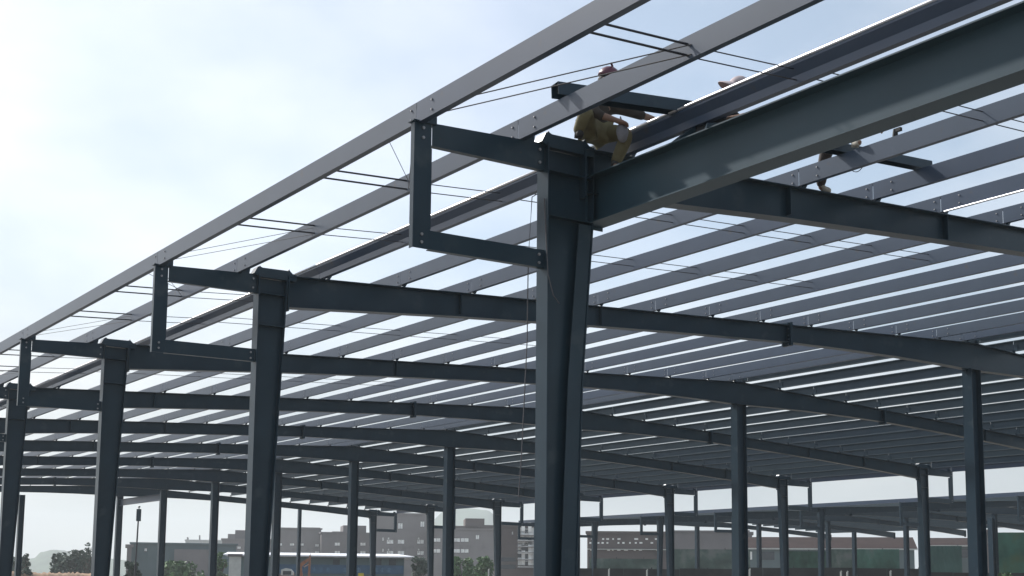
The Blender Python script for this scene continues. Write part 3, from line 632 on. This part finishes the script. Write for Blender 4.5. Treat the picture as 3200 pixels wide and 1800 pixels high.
# white pipe stubs and posts at the foot
for x, yt, D, lb in ((2343,1778,92,'bent white pipe end by the ridge column'), (2628,1785,92,'upright white stub by the far column'), (2648,1786,92,'thin white stub beside the upright one'), (2783,1784,92,'pale square stub under the netting'), (1527,1778,110,'white marker post by the green trees'), (1903,1778,96,'grey post in front of the dark bank'), (2022,1780,96,'thin grey post on the dark bank')):
    p = at(x, 1800, D); zt_ = at(x, yt, D).z; tag(obj('marker_post', M().tube([(0,0,0),(0,0,zt_-.03),(.05,0,zt_)], .06, 8), PALE, None, (p.x, p.y, 0)), lb, 'post', 'pale marker posts')

# trees ------------------------------------------------------------------
def tree(name, label, x, ytop, D, wd, kind, ma, n=2600, group='trees beyond the site', squash=1.0, leaf=.28):
    p = at(x, 1800, D); h = at(x, ytop, D).z; r = wd/F_PX*D/2
    t = thing(name, label, 'tree', (p.x, p.y, 0), 0, group); rnd = random.Random(int(x*7+D))
    tr = M(); tr.tube([(0,0,0),(.05*r,0,h*.35),(.0,.05*r,h*.8)], [h*.035+.03, h*.025+.02, .02], 7)
    for i in range(7):
        a = rnd.random()*6.28; z0 = h*(.25+.35*rnd.random()); tr.tube([(0,0,z0),(r*.45*math.cos(a), r*.45*math.sin(a), z0+h*.15),(r*.75*math.cos(a), r*.75*math.sin(a), z0+h*.22)], [.018*h+.01,.012*h,.006*h], 5)
    obj('trunk', tr, BARK, t)
    cs = []
    for i in range(26):
        a = rnd.random()*6.28; q = math.sqrt(rnd.random()); zz = .30+.62*rnd.random(); lim = math.sqrt(max(.05, 1-((zz-.55)/.5)**2)) if kind == 'round' else max(.15, 1.1-zz)
        cs.append((Vector((q*r*lim*.85*math.cos(a), q*r*lim*.85*math.sin(a), zz*h)), r*(.18+.22*rnd.random())))
    cr = M()
    for i in range(n):
        c, cr_ = cs[rnd.randrange(len(cs))]; d = Vector((rnd.gauss(0,1), rnd.gauss(0,1), rnd.gauss(0,1)*.75)); d.normalize(); q = c+d*cr_*(.55+.5*rnd.random())
        q.z = max(q.z, h*.12); q.z = min(q.z, h)
        a = Vector((rnd.gauss(0,1), rnd.gauss(0,1), rnd.gauss(0,.6))).normalized(); b = a.cross(Vector((rnd.gauss(0,1), rnd.gauss(0,1), rnd.gauss(0,1)))).normalized(); l = leaf*(.6+.8*rnd.random())*max(.6, r/3)
        cr.add([q-a*l, q+b*l*.5, q+a*l, q-b*l*.5], [(0,1,2,3)])
    obj('crown', cr, ma, t); return t
tree('broad_tree', 'broad dark tree standing left of the third eave column', 225, 1722, 190, 125, 'round', LEAFD)
tree('small_tree', 'small thin tree beside the far left post', 78, 1722, 150, 40, 'round', LEAFD, 700)
tree('low_tree', 'low dark tree clump at the far left edge', 45, 1742, 175, 95, 'round', LEAFD, 1500)
tree('spiky_tree', 'spiky palm-like tree against the third eave column', 272, 1688, 185, 42, 'tall', LEAFD, 500)
tree('round_bush', 'rounded dark bush at the foot of the lamp mast', 412, 1750, 120, 52, 'round', LEAFD, 1600)
tree('green_tree', 'loose green tree between warehouse and pale booth', 690, 1716, 150, 56, 'round', LEAF, 1500)
tree('green_tree', 'bright green leafy tree with pale stem, right half of the pair below brown tower', 1512, 1738, 150, 84, 'round', LEAF, 2600)
tree('green_tree', 'bushy green tree, left half of the pair below brown tower', 1440, 1736, 155, 110, 'round', LEAF, 3000)
tree('green_tree', 'dark green tree between white roof tip and dark column', 1310, 1738, 160, 60, 'round', LEAFD, 1500)
tree('green_shrub', 'pale green shrub row in front of the warehouse wall', 560, 1756, 165, 150, 'round', LEAF, 1800)
tree('green_shrub', 'green shrub inside the dark netting gap', 2520, 1722, 140, 70, 'round', LEAF, 1600)
tree('yellow_green_shrub', 'yellow-green shrub at the foot of the tall netting wall', 3145, 1786, 88, 60, 'round', LEAF, 700)

# hills -------------------------------------------------------------------
HILL = mat('hill_cover', (.05,.08,.05), .95, var=.35, scale=.02)
def hill(name, pts, D, depth):
    g = M(); vs = []
    P = []
    for (x0, y0), (x1, y1) in zip(pts, pts[1:]):
        for i in range(6): P.append((x0+(x1-x0)*i/6, y0+(y1-y0)*(3*(i/6)**2-2*(i/6)**3)))
    P.append(pts[-1])
    for x, y in P:
        a = at(x, y, D); c = Vector((a.x, a.y, 0)); d = c.normalized(); hz = max(a.z, .5)
        vs += [tuple(c-d*depth), tuple(c-d*depth*.4+Vector((0,0,hz*.6))), tuple(c+Vector((0,0,hz))), tuple(c+d*depth)]
    g.add(vs, [(4*i+j, 4*i+4+j, 4*i+5+j, 4*i+1+j) for i in range(len(P)-1) for j in range(3)])
    return tag(obj(name, g, HILL, None, (0,0,0), smooth=True), None, None, None, 'structure')
hill('hill', [(-60,1750),(20,1752),(70,1750),(105,1744),(130,1725),(165,1718),(200,1720),(235,1735),(300,1742),(420,1752),(560,1760),(700,1770)], 1250, 200)
hill('mountain', [(1250,1700),(1330,1640),(1400,1592),(1460,1588),(1520,1594),(1580,1640),(1640,1680),(1720,1720)], 1700, 300)


# ------------------------------------------------------------------ workers on the steel
SKIN = mat('skin', (.22,.13,.09), .6, var=.08, scale=8); CLOTH = {}
def cloth(n, c): CLOTH[n] = mat(n, c, .85, var=.22, scale=9, bump=.25); return CLOTH[n]
def skinned(name, V, E, ma, parent, root=0, sub=2):
    me = bpy.data.meshes.new(name); me.from_pydata([tuple(v[:3]) for v in V], E, []); me.materials.append(ma)
    o = link(name, me, parent)
    md = o.modifiers.new('skin', 'SKIN'); md.use_smooth_shade = True
    for i, v in enumerate(V):
        sv_ = me.skin_vertices[0].data[i]; r = v[3]; sv_.radius = (r, r); sv_.use_root = (i == root)
    sb = o.modifiers.new('smooth', 'SUBSURF'); sb.levels = sub; sb.render_levels = sub
    return o
def person(label, J, shirt, trousers, boots, hat, hatkind, face, grip):
    """J: joints in world coordinates; face: direction the head looks; grip: how far the fingers curl"""
    base = Vector(J['pelvis']); base.z -= .0
    t = thing('person', label, 'person', base); P = {k: Vector(v)-base for k, v in J.items()}
    face = Vector(face).normalized(); V, E = [], []; idx = {}
    def a(n, p, r, frm=None):
        V.append((*p, r)); idx[n] = len(V)-1
        if frm is not None: E.append((idx[frm], idx[n]))
    a('pelvis', P['pelvis'], .115); a('spine', P['pelvis'].lerp(P['chest'], .5), .11, 'pelvis'); a('chest', P['chest'], .125, 'spine'); a('neck', P['neck'], .055, 'chest')
    hd = P['head']; upv = (hd-P['neck']).normalized()
    a('jaw', hd-upv*.07+face*.02, .068, 'neck'); a('skull', hd+upv*.01, .088, 'jaw'); a('crown', hd+upv*.085, .072, 'skull'); a('nose', hd+face*.105-upv*.02, .014, 'skull')
    for s_ in 'lr':
        a('sh'+s_, P['sh'+s_], .06, 'chest'); a('ua'+s_, P['sh'+s_].lerp(P['el'+s_], .5), .05, 'sh'+s_); a('el'+s_, P['el'+s_], .042, 'ua'+s_); a('fa'+s_, P['el'+s_].lerp(P['wr'+s_], .4), .041, 'el'+s_); a('wr'+s_, P['wr'+s_], .028, 'fa'+s_)
        d = (P['wr'+s_]-P['el'+s_]).normalized(); side = d.cross(Vector((0,0,1))); side = side.normalized() if side.length > .1 else Vector((1,0,0)); dn = d.cross(side).normalized()
        if dn.z > 0: dn = -dn
        pm = P['wr'+s_]+d*.05; a('pm'+s_, pm, .034, 'wr'+s_)
        for i, (off, ln) in enumerate(((-.028,.062),(-.010,.075),(.010,.07),(.028,.055))):
            k = P['wr'+s_]+d*.088+side*off; a('k%d%s' % (i, s_), k, .0105, 'pm'+s_)
            m_ = k+(d*(1-grip*.5)+dn*grip*.7)*ln*.55; a('m%d%s' % (i, s_), m_, .0095, 'k%d%s' % (i, s_)); a('t%d%s' % (i, s_), m_+(d*(1-grip*1.3)+dn*grip)*ln*.45, .008, 'm%d%s' % (i, s_))
        th = P['wr'+s_]+d*.035-side*.038+dn*.01; a('th'+s_, th, .012, 'pm'+s_); a('tt'+s_, th+d*.045-side*.012+dn*.02*grip, .009, 'th'+s_)
        a('hp'+s_, P['hp'+s_], .09, 'pelvis'); a('tg'+s_, P['hp'+s_].lerp(P['kn'+s_], .5), .078, 'hp'+s_); a('kn'+s_, P['kn'+s_], .058, 'tg'+s_); a('cf'+s_, P['kn'+s_].lerp(P['an'+s_], .35), .056, 'kn'+s_); a('an'+s_, P['an'+s_], .036, 'cf'+s_)
        a('to'+s_, P['to'+s_], .032, 'an'+s_)
    skinned('body', V, E, SKIN, t)
    def garment(name, names, links, grow, ma, root=0):
        VV = [(*V[idx[n]][:3], V[idx[n]][3]+grow) for n in names]; EE = [(names.index(p), names.index(q)) for p, q in links]; return skinned(name, VV, EE, ma, t, root)
    sn = ['chest','spine','pelvis']+[x+s_ for s_ in 'lr' for x in ('sh','ua','el','fa')]
    garment('shirt', sn, [('chest','spine'),('spine','pelvis')]+[e for s_ in 'lr' for e in (('chest','sh'+s_),('sh'+s_,'ua'+s_),('ua'+s_,'el'+s_),('el'+s_,'fa'+s_))], .016, shirt)
    tn = ['pelvis']+[x+s_ for s_ in 'lr' for x in ('hp','tg','kn','cf','an')]
    tn2 = tn; VVx = [e for s_ in 'lr' for e in (('pelvis','hp'+s_),('hp'+s_,'tg'+s_),('tg'+s_,'kn'+s_),('kn'+s_,'cf'+s_),('cf'+s_,'an'+s_))]
    garment('trousers', tn2, VVx, .024, trousers)
    for s_ in 'lr': garment('boot', ['cf'+s_,'an'+s_,'to'+s_], [('cf'+s_,'an'+s_),('an'+s_,'to'+s_)], .012, boots, 1)
    q = upv.to_track_quat('Z', 'Y').to_matrix().to_4x4(); q.translation = hd+upv*.035
    g = M()
    if hatkind == 'helmet':
        g.ball((0,0,.02), .128, .128, .125, 16, 10, 0, -.05); f2 = q.to_3x3().inverted() @ face
        th = math.atan2(f2.y, f2.x); pk = [(math.cos(th+b)*.125, math.sin(th+b)*.125, .012) for b in (-.9,-.45,0,.45,.9)]; pk2 = [(math.cos(th+b)*.185, math.sin(th+b)*.185, .0) for b in (-.7,-.35,0,.35,.7)]
        g.add(pk+pk2, [(i,i+1,i+6,i+5) for i in range(4)]); g.tube([(-.11,0,.145),(0,0,.152),(.11,0,.145)], .012, 6)
    else:
        g.ball((0,0,.02), .118, .118, .125, 16, 10, 0, -.05)
        n = 20; ring = [(math.cos(6.2832*i/n)*.11, math.sin(6.2832*i/n)*.11, .03) for i in range(n)]; r2 = [(math.cos(6.2832*i/n)*.215, math.sin(6.2832*i/n)*.215, -.035) for i in range(n)]; r3 = [(x, y, z-.008) for x, y, z in r2]
        g.add(ring+r2+r3, [(i,(i+1)%n,n+(i+1)%n,n+i) for i in range(n)]+[(n+i,n+(i+1)%n,2*n+(i+1)%n,2*n+i) for i in range(n)])
    ho = obj('helmet' if hatkind == 'helmet' else 'sun_hat', g, hat, t, smooth=True); ho.matrix_local = q
    sd_ = face.cross(upv).normalized(); ha = M(); c = hd-face*.02+upv*.012; ha.ball(tuple(c), .095, .095, .08, 12, 8); obj('hair', ha, BLK, t, smooth=True)
    for k in (-1, 1):
        e = hd+face*.078+sd_*.033*k+upv*.015; obj('eye', M().ball(tuple(e), .012, .012, .012, 8, 6), BLK, t)
        e = hd+sd_*.092*k-upv*.01; obj('ear', M().ball(tuple(e), .016, .02, .03, 8, 6), SKIN, t)
    return t
def hz_(d): return {k: (v[0], v[1], v[2]+H) for k, v in d.items()}
person('worker in dark red helmet and khaki trousers stooping over the eave strut', hz_(dict(
    pelvis=(8.62,11.04,4.93), chest=(8.61,10.94,5.18), neck=(8.63,10.90,5.30), head=(8.66,10.87,5.43), shl=(8.80,10.92,5.20), shr=(8.43,10.92,5.20), ell=(9.02,10.78,5.12), wrl=(9.26,10.72,5.08),
    elr=(8.42,10.74,4.98), wrr=(8.62,10.64,4.92), hpl=(8.72,11.02,4.90), hpr=(8.51,11.02,4.91), knl=(8.82,10.70,4.85), knr=(8.30,10.76,5.02), anl=(8.70,10.80,4.48), anr=(8.33,10.98,4.80), tol=(8.62,10.68,4.435), tor=(8.30,10.86,4.775))),
    cloth('dark_brown_jacket', (.035,.028,.022)), cloth('khaki_cloth', (.135,.118,.06)), cloth('dark_boot', (.03,.03,.03)), mat('dark_red_helmet', (.085,.012,.035), .35, var=.05), 'helmet', (.35,-.75,-.4), .5)
person('worker in pinkish wide-brimmed hat crouching behind the bright-edged strut', hz_(dict(
    pelvis=(9.22,9.98,4.70), chest=(9.30,9.78,4.90), neck=(9.36,9.70,5.0), head=(9.40,9.645,5.105), shl=(9.48,9.80,4.92), shr=(9.14,9.76,4.92), ell=(9.52,9.60,4.70), wrl=(9.36,9.44,4.70), elr=(9.12,9.56,4.70), wrr=(9.20,9.38,4.72),
    hpl=(9.32,9.97,4.68), hpr=(9.13,9.95,4.68), knl=(9.40,9.66,4.60), knr=(9.10,9.62,4.60), anl=(9.30,9.98,4.48), anr=(9.16,9.90,4.48), tol=(9.30,9.84,4.445), tor=(9.12,9.76,4.445))),
    cloth('slate_jacket', (.03,.035,.042)), cloth('charcoal_trousers', (.03,.03,.033)), CLOTH['dark_boot'], cloth('dusty_pink_hat', (.42,.36,.37)), 'hat', (.2,-.8,-.4), .5)
obj_ = M(); a_, b_2 = Vector((8.62,9.02,4.388+H)), Vector((9.45,10.19,4.39+H)); d_ = b_2-a_; g = M().box(0, d_.length, -.16, .16, 0, .04)
tag(obj('steel_plank', g, STEEL, None, a_, math.atan2(d_.y, d_.x)), 'dark steel plank under the crouching worker behind the deep tie beam', 'board')
person('worker squatting behind the tie beam, only legs and one arm showing', hz_(dict(
    pelvis=(11.98,10.50,5.50), chest=(11.98,10.26,5.72), neck=(11.98,10.16,5.82), head=(11.98,10.09,5.93), shl=(12.15,10.28,5.74), shr=(11.80,10.24,5.74), ell=(12.1,10.02,5.56), wrl=(11.97,9.90,5.42), elr=(11.84,9.98,5.54), wrr=(11.90,9.88,5.36),
    hpl=(12.05,10.62,5.48), hpr=(11.92,10.42,5.48), knl=(12.17,10.93,5.32), knr=(11.86,10.08,5.52), anl=(12.20,11.05,4.925), anr=(11.87,10.22,5.20), tol=(12.34,11.0,4.89), tor=(11.80,10.06,5.165))),
    cloth('navy_shirt', (.02,.025,.04)), cloth('brown_trousers', (.045,.035,.03)), cloth('pale_canvas_boot', (.40,.38,.33)), mat('white_helmet', (.7,.7,.7), .4), 'helmet', (0,-.7,-.6), .6)
t = thing('tool_bag', 'pale grey tool bag hanging from the stooping worker', 'bag', (8.70,10.66,4.82+H))
obj('pouch', M().ball((0,0,0), .075, .05, .10, 12, 8).ball((0,0,-.05), .06, .045, .07, 12, 8), cloth('grey_canvas', (.20,.20,.22)), t, smooth=True); obj('strap', M().tube([(-.03,0,.08),(-.01,.02,.17),(.03,.02,.08)], .008, 6), CLOTH['grey_canvas'], t)
t = thing('hand_drill', 'small dark tool standing on the purlin by the reaching hand', 'tool', (11.89,9.62,5.115+H))
obj('body', M().tube([(0,0,0),(0,0,.05),(0,0,.10)], [.035,.03,.022], 8), BLK, t); obj('handle', M().box(-.02,.02,-.085,-.02,.06,.10), BLK, t)
t = thing('purlin_stand', 'slanted steel stand between deep tie beam and bright-edged strut', 'bracket', (8.64, 9.86, 4.387+H))
for yy in (0., .05): obj('plate', M().hexa([(-.05,yy,0),(.05,yy,0),(.05,yy+.01,0),(-.05,yy+.01,0),(.36,yy,.325),(.45,yy,.325),(.45,yy+.01,.325),(.36,yy+.01,.325)]), STEEL, t)
# bright lower lip of the one purlin at the upper right
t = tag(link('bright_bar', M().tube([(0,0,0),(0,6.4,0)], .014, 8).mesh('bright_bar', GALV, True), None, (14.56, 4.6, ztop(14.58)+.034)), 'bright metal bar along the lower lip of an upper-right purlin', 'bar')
# ------------------------------------------------------------------ haze: one even body of air round the whole site
hm = bpy.data.materials.new('haze_air'); hm.use_nodes = True; n = hm.node_tree
for q in list(n.nodes):
    if q.type == 'BSDF_PRINCIPLED': n.nodes.remove(q)
vo = n.nodes.new('ShaderNodeVolumePrincipled'); vo.inputs['Color'].default_value = (.80,.87,.92,1); vo.inputs['Density'].default_value = .0004; vo.inputs['Anisotropy'].default_value = .2
n.links.new(vo.outputs[0], [q for q in n.nodes if q.type == 'OUTPUT_MATERIAL'][0].inputs['Volume'])
hz = obj('haze', M().box(-3200, 3200, -3200, 3200, -1, 150), hm); tag(hz, None, None, None, 'stuff')
